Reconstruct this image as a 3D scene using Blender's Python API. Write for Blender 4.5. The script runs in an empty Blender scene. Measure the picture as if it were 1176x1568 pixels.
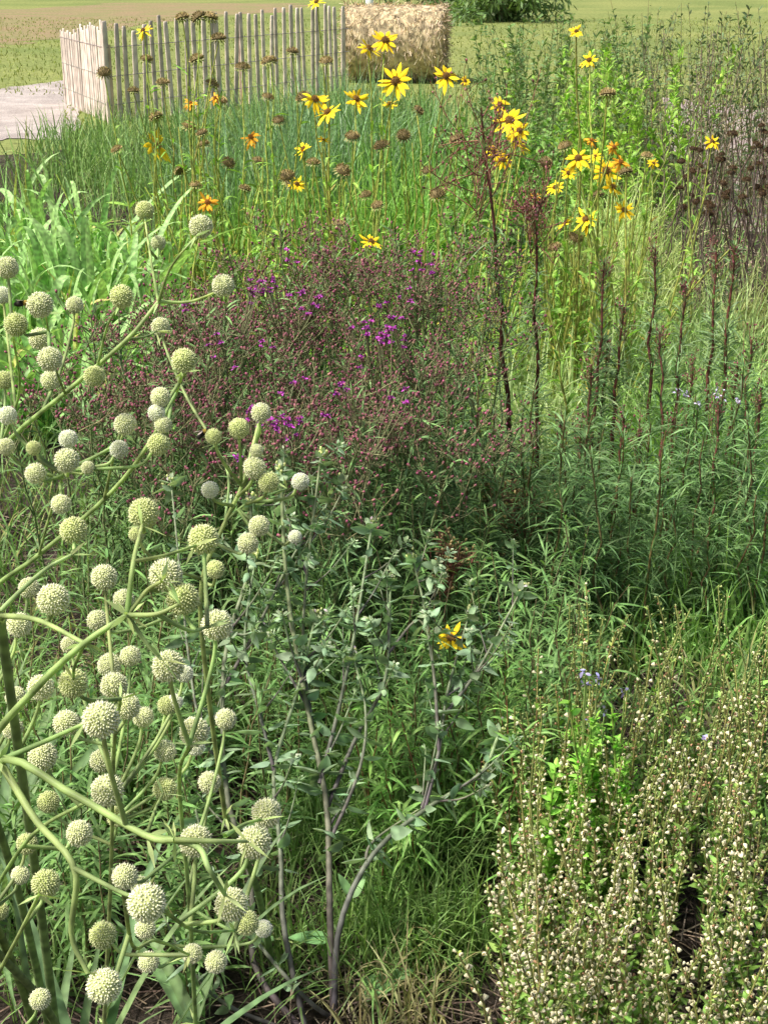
import bpy, math, numpy as np
from mathutils import Vector
rng=np.random.default_rng(11)
PI=math.pi
# ---------------------------------------------------------------- site survey (row distance Y0 -> metres from the viewpoint)
PT=math.radians(22.0); F=2100.0; CH=1.7
def fY(Y):
    v=1184*np.tan(np.arctan2(1.7,Y)-math.radians(35.5))
    return CH/np.tan(PT+np.arctan(v/F))
def ray(u,v):
    a=784.0-v
    return np.array([u-588.0, F*math.cos(PT)+a*math.sin(PT), -F*math.sin(PT)+a*math.cos(PT)])
def WR(u,v,Y):
    r=ray(u,v); return r*(Y/r[1])+np.array([0,0,CH])
def W(u,v,Y): return WR(u,v,fY(Y))
def WD(u,v,d):
    return ray(u,v)*(d*1.774/F)+np.array([0,0,CH])
def WZ(u,v,z):
    r=ray(u,v); return r*((z-CH)/r[2])+np.array([0,0,CH])
def G(u,v): return WZ(u,v,0.0)
def dep(Y,z): return Y*math.cos(PT)+(CH-z)*math.sin(PT)
def nrm(a): return a/np.maximum(np.linalg.norm(a,axis=-1,keepdims=True),1e-9)
def U(a,b,n=None): return rng.uniform(a,b,n)
Z=np.array([0,0,1.0])

class MB:
    def __init__(s): s.v=[];s.c=[];s.q=[];s.t=[];s.n=0
    def add(s,v,c,q=None,t=None):
        v=np.asarray(v,float).reshape(-1,3); c=np.asarray(c,float)
        if c.ndim==1: c=np.tile(c,(len(v),1))
        s.v.append(v); s.c.append(c.reshape(-1,3))
        if q is not None and len(q): s.q.append(np.asarray(q).reshape(-1,4)+s.n)
        if t is not None and len(t): s.t.append(np.asarray(t).reshape(-1,3)+s.n)
        s.n+=len(v)
    def arrays(s):
        return (np.concatenate(s.v),np.concatenate(s.c),
                np.concatenate(s.q) if s.q else np.zeros((0,4),int),
                np.concatenate(s.t) if s.t else np.zeros((0,3),int))
    def build(s,name,mat,smooth=True):
        v,c,q,t=s.arrays()
        o=np.array([np.median(v[:,0]),np.median(v[:,1]),0.0]); 
        me=bpy.data.meshes.new(name)
        me.vertices.add(len(v)); me.vertices.foreach_set('co',(v-o).astype(np.float32).ravel())
        nl=len(q)*4+len(t)*3
        me.loops.add(nl); me.loops.foreach_set('vertex_index',np.concatenate([q.ravel(),t.ravel()]).astype(np.int32))
        me.polygons.add(len(q)+len(t))
        ls=np.concatenate([np.arange(len(q))*4,len(q)*4+np.arange(len(t))*3]).astype(np.int32)
        me.polygons.foreach_set('loop_start',ls)
        me.update(calc_edges=True)
        if smooth: me.polygons.foreach_set('use_smooth',np.ones(len(q)+len(t),bool))
        at=me.color_attributes.new('Col','FLOAT_COLOR','POINT')
        cc=np.ones((len(v),4),np.float32); cc[:,:3]=np.clip(c,0,1); at.data.foreach_set('color',cc.ravel())
        me.validate()
        me.materials.append(mat)
        ob=bpy.data.objects.new(name,me); ob.location=o
        bpy.context.scene.collection.objects.link(ob)
        return ob

def colv(col,n,cv=.2,hue=.08):
    col=np.asarray(col,float)
    if col.ndim==1: col=np.tile(col,(n,1))
    return col*(1+cv*rng.uniform(-1,1,(n,1)))*(1+hue*rng.uniform(-1,1,(n,3)))
def rib(mb,P0,D,L,Wd,droop,col,nseg=4,prof='blade',tw=.35,fold=0.0,cv=.2,S=None,tip=None,wig=0.0,pw=2.0):
    P0=np.atleast_2d(P0);N=len(P0)
    if N==0: return
    D=nrm(np.broadcast_to(D,(N,3)).astype(float)); L=np.broadcast_to(L,(N,)); Wd=np.broadcast_to(Wd,(N,)); droop=np.broadcast_to(droop,(N,))
    if S is None: S=np.cross(D,Z)+tw*rng.normal(size=(N,3))
    S=S-(S*D).sum(1,keepdims=True)*D; S=nrm(S)
    Nn=np.cross(S,D)
    t=np.linspace(0,1,nseg+1)
    C=P0[:,None]+D[:,None]*(L[:,None]*t)[...,None]
    C[:,:,2]-=(droop*L)[:,None]*t**pw
    if wig: C+=S[:,None]*(wig*L*rng.normal(size=N))[:,None,None]*(t**2)[None,:,None]
    if prof=='blade': w=(1-t**2.2)*.92+.08; w[-1]=.05
    elif prof=='leaf': w=np.sin(PI*np.clip(t*.9+.06,0,1))**.8; w[-1]=.04
    elif prof=='ovate': w=np.sin(PI*np.clip(t,0,1)**.62)**.75; w[0]=.12; w[-1]=.04
    else: w=np.ones_like(t)
    hw=.5*Wd[:,None]*w[None,:]
    off=S[:,None]*hw[...,None]
    cc=colv(col,N,cv)
    if fold>0:
        up=Nn[:,None]*(hw*fold)[...,None]
        V=np.stack([C-off+up,C,C+off+up],2); k=3
    else:
        V=np.stack([C-off,C+off],2); k=2
    c=np.repeat(cc[:,None],(nseg+1),1)
    if tip is not None: c=c*(1-t[None,:,None]**2)+np.asarray(tip)[None,None]*t[None,:,None]**2
    c=np.repeat(c[:,:,None],k,2)
    if k==3: c[:,:,1]*=1.18
    base=(np.arange(N)*(nseg+1)*k)[:,None,None]
    i=(np.arange(nseg)*k)[None,:,None]; j=np.arange(k-1)[None,None,:]
    a=base+i+j
    q=np.stack([a,a+1,a+k+1,a+k],-1)
    mb.add(V,c,q.reshape(-1,4))
def tube(mb,P,R,col,k=5,cv=.1,col2=None):
    P=np.asarray(P,float)
    if P.ndim==2: P=P[None]
    N,M,_=P.shape
    R=np.broadcast_to(R,(N,M)) if np.ndim(R)<2 else R
    T=nrm(np.gradient(P,axis=1))
    ch=np.abs(nrm(P[:,-1]-P[:,0])); ref=np.eye(3)[np.argmin(ch,1)]
    A=nrm(np.cross(T,ref[:,None])); B=np.cross(T,A)
    an=np.arange(k)*2*PI/k
    V=P[:,:,None]+(A[:,:,None]*np.cos(an)[None,None,:,None]+B[:,:,None]*np.sin(an)[None,None,:,None])*R[...,None,None]
    cc=colv(col,N,cv)[:,None].repeat(M,1)
    if col2 is not None:
        tt=np.linspace(0,1,M)[None,:,None]; cc=cc*(1-tt)+colv(col2,N,cv)[:,None]*tt
    c=cc[:,:,None].repeat(k,2)
    base=(np.arange(N)*M*k)[:,None,None]; i=(np.arange(M-1)*k)[None,:,None]; j=np.arange(k)[None,None,:]; j2=(j+1)%k
    q=np.stack([base+i+j,base+i+j2,base+i+k+j2,base+i+k+j],-1)
    mb.add(V,c,q.reshape(-1,4))
def basis(D,roll=None):
    D=nrm(np.atleast_2d(D)); N=len(D)
    r=rng.normal(size=(N,3)); A=nrm(np.cross(D,r)); B=np.cross(D,A)
    return np.stack([A,B,D],-1)
def stamp(mb,tm,pos,D,sc,tint=None):
    v,c,q,t=tm; pos=np.atleast_2d(pos);N=len(pos)
    if N==0:return
    R=basis(np.broadcast_to(D,(N,3))); sc=np.broadcast_to(sc,(N,))
    V=np.einsum('nij,vj->nvi',R,v)*sc[:,None,None]+pos[:,None]
    C=np.broadcast_to(c[None],(N,)+c.shape)
    if tint is not None: C=C*np.asarray(tint).reshape(-1,1,3)
    b=(np.arange(N)*len(v))[:,None,None]
    mb.add(V,C.reshape(-1,3),(q[None]+b).reshape(-1,4) if len(q) else None,(t[None]+b).reshape(-1,3) if len(t) else None)
def smooth_path(pts,m=10):
    pts=np.asarray(pts,float); n=len(pts)
    if n==2: 
        t=np.linspace(0,1,m)[:,None]; return pts[0]*(1-t)+pts[1]*t
    ext=np.vstack([2*pts[0]-pts[1],pts,2*pts[-1]-pts[-2]])
    out=[]
    for s in np.linspace(0,n-1,m):
        i=min(int(s),n-2); f=s-i
        p0,p1,p2,p3=ext[i],ext[i+1],ext[i+2],ext[i+3]
        out.append(.5*((2*p1)+(-p0+p2)*f+(2*p0-5*p1+4*p2-p3)*f*f+(-p0+3*p1-3*p2+p3)*f**3))
    return np.array(out)
def arcs(B,T,M=7,bend=.25,wig=.01):
    t=np.linspace(0,1,M)[None,:,None]
    P=B[:,None]*(1-t)+T[:,None]*t
    h=(T-B).copy(); h[:,2]=0
    P-=h[:,None]*(bend*np.sin(PI*t))
    P+=wig*rng.normal(size=P.shape)*np.sin(PI*t)
    return P
def sample(P,idx,t):
    M=P.shape[1]; s=t*(M-1); i=np.minimum(s.astype(int),M-2); f=(s-i)[:,None]
    a=P[idx,i]; b=P[idx,i+1]
    return a*(1-f)+b*f, nrm(b-a)
def leafy(mb,P,n,L,Wd,ang,col,t0=0.,t1=1.,droop=.3,prof='leaf',nseg=3,fold=0,cv=.25,tw=.35,taper=.4,wig=.0,tip=None):
    N=len(P); idx=np.repeat(np.arange(N),n); t=rng.uniform(t0,t1,N*n)
    p,T=sample(P,idx,t)
    R=basis(T); az=rng.uniform(0,2*PI,len(p))
    rad=R[:,:,0]*np.cos(az)[:,None]+R[:,:,1]*np.sin(az)[:,None]
    a=ang+rng.normal(0,.22,len(p))
    D=T*np.cos(a)[:,None]+rad*np.sin(a)[:,None]
    s=(1-taper*t)*rng.uniform(.65,1.2,len(p))
    rib(mb,p,D,L*s,Wd*rng.uniform(.7,1.2,len(p)),droop*rng.uniform(.3,1.6,len(p)),col,nseg,prof,tw,fold,cv,wig=wig,tip=tip)

# ---------------------------------------------------------------- materials
def mat_plant(name,trans=.3,rough=.5,spec=.35,nscale=60,namp=.35,bump=0,gain=(1,1,1)):
    m=bpy.data.materials.new(name); m.use_nodes=True; nt=m.node_tree; N=nt.nodes; Lk=nt.links
    N.clear(); out=N.new('ShaderNodeOutputMaterial'); pr=N.new('ShaderNodeBsdfPrincipled')
    at=N.new('ShaderNodeAttribute'); at.attribute_name='Col'
    tc=N.new('ShaderNodeTexCoord'); no=N.new('ShaderNodeTexNoise'); no.inputs['Scale'].default_value=nscale; no.inputs['Detail'].default_value=0
    mr=N.new('ShaderNodeMapRange'); mr.inputs[1].default_value=.3; mr.inputs[2].default_value=.7; mr.inputs[3].default_value=1-namp; mr.inputs[4].default_value=1+namp
    gm=N.new('ShaderNodeVectorMath'); gm.operation='MULTIPLY'; gm.inputs[1].default_value=gain
    mx=N.new('ShaderNodeVectorMath'); mx.operation='SCALE'
    Lk.new(tc.outputs['Object'],no.inputs['Vector']); Lk.new(no.outputs['Fac'],mr.inputs[0])
    Lk.new(at.outputs['Color'],gm.inputs[0]); Lk.new(gm.outputs[0],mx.inputs[0]); Lk.new(mr.outputs[0],mx.inputs['Scale'])
    Lk.new(mx.outputs[0],pr.inputs['Base Color']); pr.inputs['Roughness'].default_value=rough
    pr.inputs['Specular IOR Level'].default_value=spec
    if bump:
        bp=N.new('ShaderNodeBump'); bp.inputs['Strength'].default_value=bump; bp.inputs['Distance'].default_value=.01
        Lk.new(no.outputs['Fac'],bp.inputs['Height']); Lk.new(bp.outputs[0],pr.inputs['Normal'])
    if trans>0:
        tr=N.new('ShaderNodeBsdfTranslucent'); ms=N.new('ShaderNodeMixShader'); ms.inputs[0].default_value=trans
        tm=N.new('ShaderNodeVectorMath'); tm.operation='MULTIPLY'; tm.inputs[1].default_value=(1.4,1.5,.8)
        Lk.new(mx.outputs[0],tm.inputs[0]); Lk.new(tm.outputs[0],tr.inputs[0])
        Lk.new(pr.outputs[0],ms.inputs[1]); Lk.new(tr.outputs[0],ms.inputs[2]); Lk.new(ms.outputs[0],out.inputs[0])
    else: Lk.new(pr.outputs[0],out.inputs[0])
    return m
M_leaf=mat_plant('leaf_green',.25,.52,.28,gain=(1.58,1.52,1.28))
M_dry=mat_plant('dry_stem_and_seed',0,.7,.2,120,.35,gain=(1.35,1.3,1.2))
M_head=mat_plant('flower_head_cream',0,.75,.15,300,.1)
M_wood=mat_plant('weathered_lath',0,.85,.1,9,.2,.3)
M_straw=mat_plant('straw',0,.8,.15,14,.4,.6)

def mat_ground(name,cols,scales,bump=.5,rough=.95):
    m=bpy.data.materials.new(name); m.use_nodes=True; nt=m.node_tree; N=nt.nodes; Lk=nt.links
    pr=N['Principled BSDF']; pr.inputs['Roughness'].default_value=rough; pr.inputs['Specular IOR Level'].default_value=.1
    tc=N.new('ShaderNodeTexCoord')
    n1=N.new('ShaderNodeTexNoise'); n1.inputs['Scale'].default_value=scales[0]; n1.inputs['Detail'].default_value=6
    n2=N.new('ShaderNodeTexNoise'); n2.inputs['Scale'].default_value=scales[1]; n2.inputs['Detail'].default_value=8; n2.inputs['Roughness'].default_value=.75
    for n in(n1,n2): Lk.new(tc.outputs['Object'],n.inputs['Vector'])
    r1=N.new('ShaderNodeValToRGB'); r1.color_ramp.elements[0].position=.38; r1.color_ramp.elements[1].position=.62
    r1.color_ramp.elements[0].color=(*cols[0],1); r1.color_ramp.elements[1].color=(*cols[1],1)
    r2=N.new('ShaderNodeMapRange'); r2.inputs[1].default_value=.35; r2.inputs[2].default_value=.68; r2.inputs[3].default_value=.5; r2.inputs[4].default_value=1.45
    sc=N.new('ShaderNodeVectorMath'); sc.operation='SCALE'
    Lk.new(n1.outputs['Fac'],r1.inputs[0]); Lk.new(n2.outputs['Fac'],r2.inputs[0]); Lk.new(r1.outputs[0],sc.inputs[0]); Lk.new(r2.outputs[0],sc.inputs['Scale'])
    Lk.new(sc.outputs[0],pr.inputs['Base Color'])
    bp=N.new('ShaderNodeBump'); bp.inputs['Strength'].default_value=bump; bp.inputs['Distance'].default_value=.03
    Lk.new(n2.outputs['Fac'],bp.inputs['Height']); Lk.new(bp.outputs[0],pr.inputs['Normal'])
    return m
def sheet(name,pts,z,mat,jit=0.0,sub=8):
    P=[]
    n=len(pts)
    for i in range(n):
        a=np.array(pts[i][:2]);b=np.array(pts[(i+1)%n][:2])
        for k in range(sub):
            p=a+(b-a)*k/sub
            P.append((p[0]+rng.normal()*jit,p[1]+rng.normal()*jit,z))
    me=bpy.data.meshes.new(name); me.from_pydata(P,[],[list(range(len(P)))]); me.materials.append(mat)
    ob=bpy.data.objects.new(name,me); bpy.context.scene.collection.objects.link(ob); return ob
M_lawn=mat_ground('lawn_grass',((.19,.24,.075),(.27,.30,.10)),(.25,9))
M_mulch=mat_ground('pine_straw_mulch',((.06,.048,.036),(.13,.105,.085)),(3,90),1)
M_gravel=mat_ground('pale_gravel',((.42,.37,.34),(.58,.52,.48)),(2,60),.6)
M_soil=mat_ground('bare_soil',((.32,.24,.14),(.26,.25,.11)),(.9,12))
M_soil2=mat_ground('pinkish_path',((.38,.30,.28),(.50,.42,.39)),(3,50),.6)
sheet('ground',[(-300,-60),(300,-60),(300,500),(-300,500)],0,M_lawn,0,1)
sheet('mulch_bed',[(-3.2,-2),(4,-2),(7.5,5),(9,14.2),(2,14.4),(-2,14.2),(-4.0,12.6),(-4.5,5)],.004,M_mulch,.08)
g=lambda u,v:G(u,v)
sheet('gravel_path',[g(-500,215),g(0,215),g(110,215),g(135,150),g(110,122),g(0,136),g(-500,190)],.008,M_gravel,.06)
sheet('bare_soil_patch',[g(-400,90),g(0,72),g(120,55),g(260,33),g(430,18),g(480,6),g(200,4),g(0,15),g(-400,35)],.004,M_soil,.3)
sheet('garden_path',[g(1010,150),g(1150,165),g(1500,190),g(1600,330),g(1176,360),g(1060,330)],.012,M_soil2,.05)

mb=MB()
n=20000; Y=14.3+U(0,1,n)**1.6*30; X=U(-.34,.34,n)*Y
k=~((X<-.225*Y)&(Y<19)); X=X[k];Y=Y[k];n=len(X)
rib(mb,np.c_[X,Y,np.zeros(n)],np.c_[rng.normal(0,.35,(n,2)),np.ones(n)],U(.04,.09,n),.008+Y*.0004,.2,(.165,.20,.065),2,'blade',2,cv=.2)
mb.build('lawn_grass_tufts',M_leaf)
mb=MB()
n=8000; Y=U(1.3,4.2,n); X=U(-.4,.4,n)*Y
rib(mb,np.c_[X,Y,U(.006,.03,n)],np.c_[rng.normal(size=(n,2)),U(-.05,.15,n)],U(.06,.18,n),.0025,.05,(.13,.105,.085),2,'rect',1,cv=.5)
n=3000; Y=U(6,13,n); X=U(.15,.38,n)*Y
rib(mb,np.c_[X,Y,U(.006,.03,n)],np.c_[rng.normal(size=(n,2)),U(-.05,.15,n)],U(.06,.16,n),.006,.05,(.3,.24,.2),1,'rect',1,cv=.5)
mb.build('pine_straw_litter',M_dry)

# ---------------------------------------------------------------- lath fence
def fence():
    mb=MB()
    runs=[(W(101,150,12.6)[:2],W(168,150,10.9)[:2],.88,1.03,.105),(W(168,150,10.9)[:2],W(535,150,14.2)[:2],1.03,1.12,.157)]
    for a,b,h0,h1,sp in runs:
        d=b-a; L=np.linalg.norm(d); d/=L; nn=np.array([-d[1],d[0]]); n=int(L/sp)
        for i in range(n):
            f=i/n; c=a+d*(i*sp+rng.normal()*.014); h=(h0+(h1-h0)*f)+rng.normal()*.035; w=.074*U(.8,1.15); th=.014
            lean=rng.normal()*.035; col=np.array([.66,.57,.49])*U(.78,1.18)
            prof=[(0,w/2),(h*.9,w/2*.97),(h-.015,w/2*.8),(h,w/2*.6)]
            vs=[]
            for z,hw in prof:
                for s,tt in((-1,-1),(1,-1),(1,1),(-1,1)):
                    p=c+d*(s*hw+lean*z/h)+nn*(tt*th/2); vs.append((p[0],p[1],z))
            q=[]
            for k in range(3):
                for j in range(4): q.append((k*4+j,k*4+(j+1)%4,k*4+4+(j+1)%4,k*4+4+j))
            q.append((12,13,14,15)); mb.add(vs,col,q)
        for z in(.2,.5,.8):
            for s in(-1,1):
                t=np.linspace(0,1,60); p=a[None]+(b-a)[None]*t[:,None]+nn*s*(.011+.003*np.cos(t*50)[:,None])
                tube(mb,np.c_[p,np.full(60,z)],.003,(.3,.28,.26),4)
        for f in(0.01,.5,.99):
            p=a+(b-a)*f+nn*.04
            tube(mb,np.array([[p[0],p[1],-.1],[p[0],p[1],.6],[p[0],p[1],h0-.05]]),.018,(.5,.42,.32),6)
    mb.build('lath_fence',M_wood,False)
fence()
def bale():
    mb=MB(); c=np.array([*W(606,60,15.2)[:2],0]); R=.53; Lh=.72; ax=nrm(np.array([1,-.10,0.])); ay=np.cross(Z,ax)
    k=40;prof=[(-Lh,0),(-Lh*1.0,R*.5),(-Lh*.99,R*.86),(-Lh*.93,R*.98)]+[(x*Lh,R) for x in np.linspace(-.8,.8,12)]+[(Lh*.93,R*.98),(Lh*.99,R*.86),(Lh,R*.5),(Lh,0)]
    vs=[]
    for x,r in prof:
        for j in range(k):
            a=j*2*PI/k; rr=r*(1+rng.normal()*.012); 
            z=math.sin(a)*rr; z=max(z,-.5)
            zz=z if z<.42 else .42+(z-.42)*.75
            vs.append(c+ax*x+ay*math.cos(a)*rr+Z*(.5+zz+(.06)))
    q=[]
    for i in range(len(prof)-1):
        for j in range(k): q.append((i*k+j,i*k+(j+1)%k,(i+1)*k+(j+1)%k,(i+1)*k+j))
    mb.add(vs,(.52,.42,.26),q)
    n=6000; a=U(0,2*PI,n); x=U(-Lh,Lh,n)
    p=c+ax*x[:,None]+ay*(np.cos(a)*R*1.0)[:,None]+Z*(.56+np.minimum(np.sin(a)*R*1.0,.42+(np.sin(a)*R-.42)*.75))[:,None]
    tang=-ay*np.sin(a)[:,None]+Z*np.cos(a)[:,None]
    rib(mb,p,tang*.8+.5*rng.normal(size=(n,3)),U(.05,.12,n),.008,.1,(.60,.50,.33),2,'rect',1,cv=.25)
    n=2500; s=U(0,1,n)**.5*R; a=U(0,2*PI,n); e=np.sign(U(-1,1,n))
    p=c+ax*(e*Lh*1.01)[:,None]+ay*(np.cos(a)*s)[:,None]+Z*(.56+np.maximum(np.sin(a)*s,-.5))[:,None]
    rib(mb,p,rng.normal(size=(n,3)),U(.05,.14,n),.008,.1,(.54,.43,.28),1,'rect',1,cv=.35)
    mb.build('hay_bale',M_straw)
bale()
def shrub(name,c,r,h,col,n=5000,ls=.09):
    mb=MB(); c=np.array(c)
    st=arcs(np.repeat(c[None],14,0),c+np.c_[rng.normal(0,r*.4,(14,2)),U(.5,.95,14)*h],6,.2,.03); tube(mb,st,np.linspace(.03,.006,6),(.12,.09,.06))
    cl=c+np.c_[rng.normal(0,r*.45,(40,2)),U(.15,.9,40)*h]
    i=rng.integers(0,40,n); d=rng.normal(size=(n,3)); p=cl[i]+nrm(d)*(r*.26*U(.5,1,n))[:,None]; p[:,2]=np.abs(p[:,2])
    rib(mb,p,d+Z*.3,U(.6,1.4,n)*ls,ls*.4,.2,np.array(col)*(U(.6,1.3,40)[i])[:,None],2,'leaf',1,cv=.3)
    mb.build(name,M_leaf)
shrub('distant_shrub',[*WR(700,3,46)[:2],0],2.2,1.3,(.09,.14,.06),4000,.2)
shrub('distant_shrub',[*WR(765,3,42)[:2],0],1.8,1.15,(.09,.15,.06),3000,.2)
mb=MB(); p=WR(566,20,24); tube(mb,np.array([[p[0],p[1],0],[p[0],p[1],.8],[p[0],p[1],1.3],[p[0],p[1],1.33]]),np.array([.07,.07,.07,.03])[None],(.8,.8,.8),10); mb.build('marker_post',M_wood)

# ---------------------------------------------------------------- grasses
def clump(mb,c,n,L,Wd,droop,col,spread=.5,r=.08,nseg=6,fold=.35,tip=None,cv=.22,prof='blade',wig=.05,pw=2.0):
    c=np.asarray(c,float); a=U(0,2*PI,n); s=np.abs(rng.normal(0,spread,n))
    D=np.c_[np.cos(a)*s,np.sin(a)*s,np.ones(n)]
    p=c+np.c_[rng.normal(0,r,(n,2)),np.zeros(n)]
    rib(mb,p,D,L*U(.55,1.1,n),Wd*U(.7,1.2,n),droop*U(.4,1.5,n),col,nseg,prof,.25,fold,cv,wig=wig,tip=tip,pw=pw)
for k,(u,v,Yc,n,L) in enumerate([(70,440,3.5,70,1.35),(-20,440,3.7,70,1.4),(165,430,3.6,60,1.3),(120,400,4.3,75,1.45),(20,400,4.6,75,1.45),(-60,480,3.3,55,1.3),(225,430,4.0,50,1.25),(20,500,3.0,60,1.1),(110,480,3.1,50,1.05)]):
    mb=MB(); c=W(u,v,Yc); c[2]=0
    clump(mb,c,n,L,.046,.72,(.18,.315,.13),.55,.13,11,.25,wig=.08,pw=2.6,tip=(.24,.37,.17))
    clump(mb,c,n//5,L*.8,.03,.6,(.32,.33,.13),.6,.12,8,.25)
    mb.build('gamagrass_clump',M_leaf)
for (u,Yc,n,L,col) in [(400,5.8,380,1.2,(.14,.24,.12)),(470,6.2,480,1.35,(.16,.26,.16)),(540,6.6,420,1.35,(.16,.27,.15)),(330,6.5,280,1.0,(.14,.24,.1)),(620,6.0,360,1.2,(.13,.25,.08)),(690,6.8,320,1.2,(.12,.23,.08)),(150,7.6,300,.75,(.16,.26,.10)),(240,7.0,300,.8,(.15,.25,.10)),(120,9.0,260,.6,(.16,.26,.1)),(210,9.4,260,.6,(.16,.25,.1)),(320,9.6,300,.7,(.16,.26,.11)),(420,10.0,300,.8,(.16,.26,.11)),(520,10.5,320,.85,(.15,.25,.12)),(620,10.5,300,.8,(.14,.23,.1)),(580,5.0,360,1.0,(.15,.30,.07)),(480,4.6,360,.9,(.15,.28,.07)),(350,4.8,300,.85,(.15,.27,.08)),(680,5.0,300,.9,(.14,.28,.06))]:
    mb=MB(); c=W(u,300,Yc); c[2]=0; c[0]=(u-588)/F*dep(c[1],.6)
    clump(mb,c,n,L,.013,.4,col,.3,.25,5,0)
    mb.build('switchgrass_clump',M_leaf)

def herb_mass(name,N,uf,Yf,hf,nl,Ll,Lw,ang,col,stemcol,droop=.35,t0=.1,r=.004,taper=.5,prof='leaf',fold=.0,mat=None,nseg=3,lean=.12):
    mb=MB(); Y=fY(Yf(N)); u=uf(N); h=hf(N)
    B=np.c_[(u-588)/F*dep(Y,h*.8),Y,np.zeros(N)]; T=B.copy()
    T[:,0]+=rng.normal(0,lean,N)*h; T[:,1]+=rng.normal(0,lean,N)*h; T[:,2]=h
    P=arcs(B,T,7,.2,.008)
    tube(mb,P,(np.linspace(1,.35,7)*r)[None].repeat(N,0),stemcol,4,.2)
    leafy(mb,P,nl,Ll,Lw,ang,col,t0,1,droop,prof,nseg,fold,taper=taper)
    ob=mb.build(name,mat or M_leaf); return P
uni=lambda a,b:(lambda n:U(a,b,n))
herb_mass('goldenrod_stand',120,uni(730,1000),uni(6.6,8.8),uni(.85,1.3),46,.12,.021,.8,(.12,.20,.08),(.14,.16,.07))
herb_mass('goldenrod_stand',100,uni(960,1250),uni(6.2,8.5),uni(.9,1.42),46,.11,.018,.8,(.11,.165,.085),(.16,.13,.09))
herb_mass('goldenrod_stand',44,uni(780,1080),uni(5.6,6.8),uni(.85,1.2),50,.13,.024,.6,(.21,.36,.07),(.2,.25,.08))
herb_mass('dry_thicket',70,uni(1030,1280),uni(5.4,7.4),uni(.8,1.3),40,.08,.007,.6,(.22,.21,.14),(.19,.16,.12),r=.0045,mat=M_dry)
herb_mass('leafy_perennial',80,uni(690,860),uni(4.0,5.6),uni(.6,.9),50,.1,.022,.8,(.13,.25,.07),(.14,.16,.07))

for (u,Yc,n,L,col) in [(930,4.9,900,1.0,(.28,.36,.16)),(985,4.4,600,.8,(.26,.33,.15)),(870,5.2,560,.85,(.20,.32,.10)),(1110,3.3,800,.8,(.20,.29,.13)),(1060,3.0,700,.7,(.20,.29,.13)),(840,2.75,950,.8,(.26,.34,.18)),(900,3.3,700,.7,(.21,.30,.13)),(760,3.1,650,.65,(.2,.29,.11)),(1170,2.6,700,.8,(.19,.32,.10)),(1030,2.6,700,.75,(.19,.32,.11)),(690,3.0,500,.6,(.16,.28,.08)),(1180,3.9,650,.8,(.22,.26,.13)),(640,3.6,600,.6,(.18,.31,.08)),(560,3.4,600,.55,(.17,.30,.08)),(470,3.4,550,.55,(.15,.27,.07)),(1000,3.8,500,.55,(.19,.25,.11)),(720,4.2,500,.75,(.16,.30,.07)),(380,3.6,450,.6,(.14,.24,.07)),(860,3.7,500,.65,(.17,.30,.08)),(930,3.6,500,.65,(.19,.31,.10))]:
    mb=MB(); c=W(u,500,Yc); c[2]=0
    clump(mb,c,n,L,.0072,.75,col,.5,.14,6,0,cv=.3,tip=np.array(col)*1.25)
    mb.build('fine_sedge_clump',M_leaf)

mb=MB(); n=18000
Y=fY(.95+U(0,1,n)**1.2*7.5); X=U(-.35,.35,n)*Y
k=~((Y<2.6)&(X<-.02)); X=X[k];Y=Y[k];n=len(X)
D=np.c_[rng.normal(0,.35,(n,2)),np.ones(n)]
cc=np.where(U(0,1,n)[:,None]<.8,np.array([[.11,.20,.07]]),np.array([[.20,.22,.10]]))
rib(mb,np.c_[X,Y,np.zeros(n)],D,U(.15,.45,n),U(.004,.008,n),.45,cc,4,'blade',.5,cv=.35)
mb.build('meadow_grass',M_leaf)

# ---------------------------------------------------------------- yellow sunflowers
def dome(k=10,rings=4,h=.5):
    vs=[(0,0,h)];q=[];t=[]
    for i in range(1,rings+1):
        a=i/rings*PI/2
        for j in range(k): vs.append((math.sin(a)*math.cos(j*2*PI/k),math.sin(a)*math.sin(j*2*PI/k),h*math.cos(a)))
    for j in range(k): t.append((0,1+j,1+(j+1)%k))
    for i in range(rings-1):
        for j in range(k): q.append((1+i*k+j,1+(i+1)*k+j,1+(i+1)*k+(j+1)%k,1+i*k+(j+1)%k))
    return vs,q,t
def cone_tmpl(dark,lite,brac=(.2,.25,.08)):
    m=MB(); vs,q,t=dome(12,5,.75); m.add(vs,dark,q,t)
    n=70; i=np.arange(n); zz=i/n; th=i*2.39996; a=np.arccos(1-zz)
    p=np.c_[np.sin(a)*np.cos(th),np.sin(a)*np.sin(th),np.cos(a)*.75]
    d=nrm(p*np.array([1,1,1.6])+np.array([0,0,.3]))
    rib(m,p*.93,d,.3,.17,0,lite,1,'rect',2,cv=.35)
    az=np.arange(14)*2*PI/14; D=np.c_[np.cos(az),np.sin(az),-.35*np.ones(14)]
    rib(m,D*np.array([.6,.6,.1]),D,.85,.3,.2,brac,2,'leaf',.2)
    return m.arrays()
T_cone=cone_tmpl((.16,.09,.03),(.36,.22,.06)); T_dead=cone_tmpl((.22,.17,.08),(.42,.33,.14),(.30,.31,.12))
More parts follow.
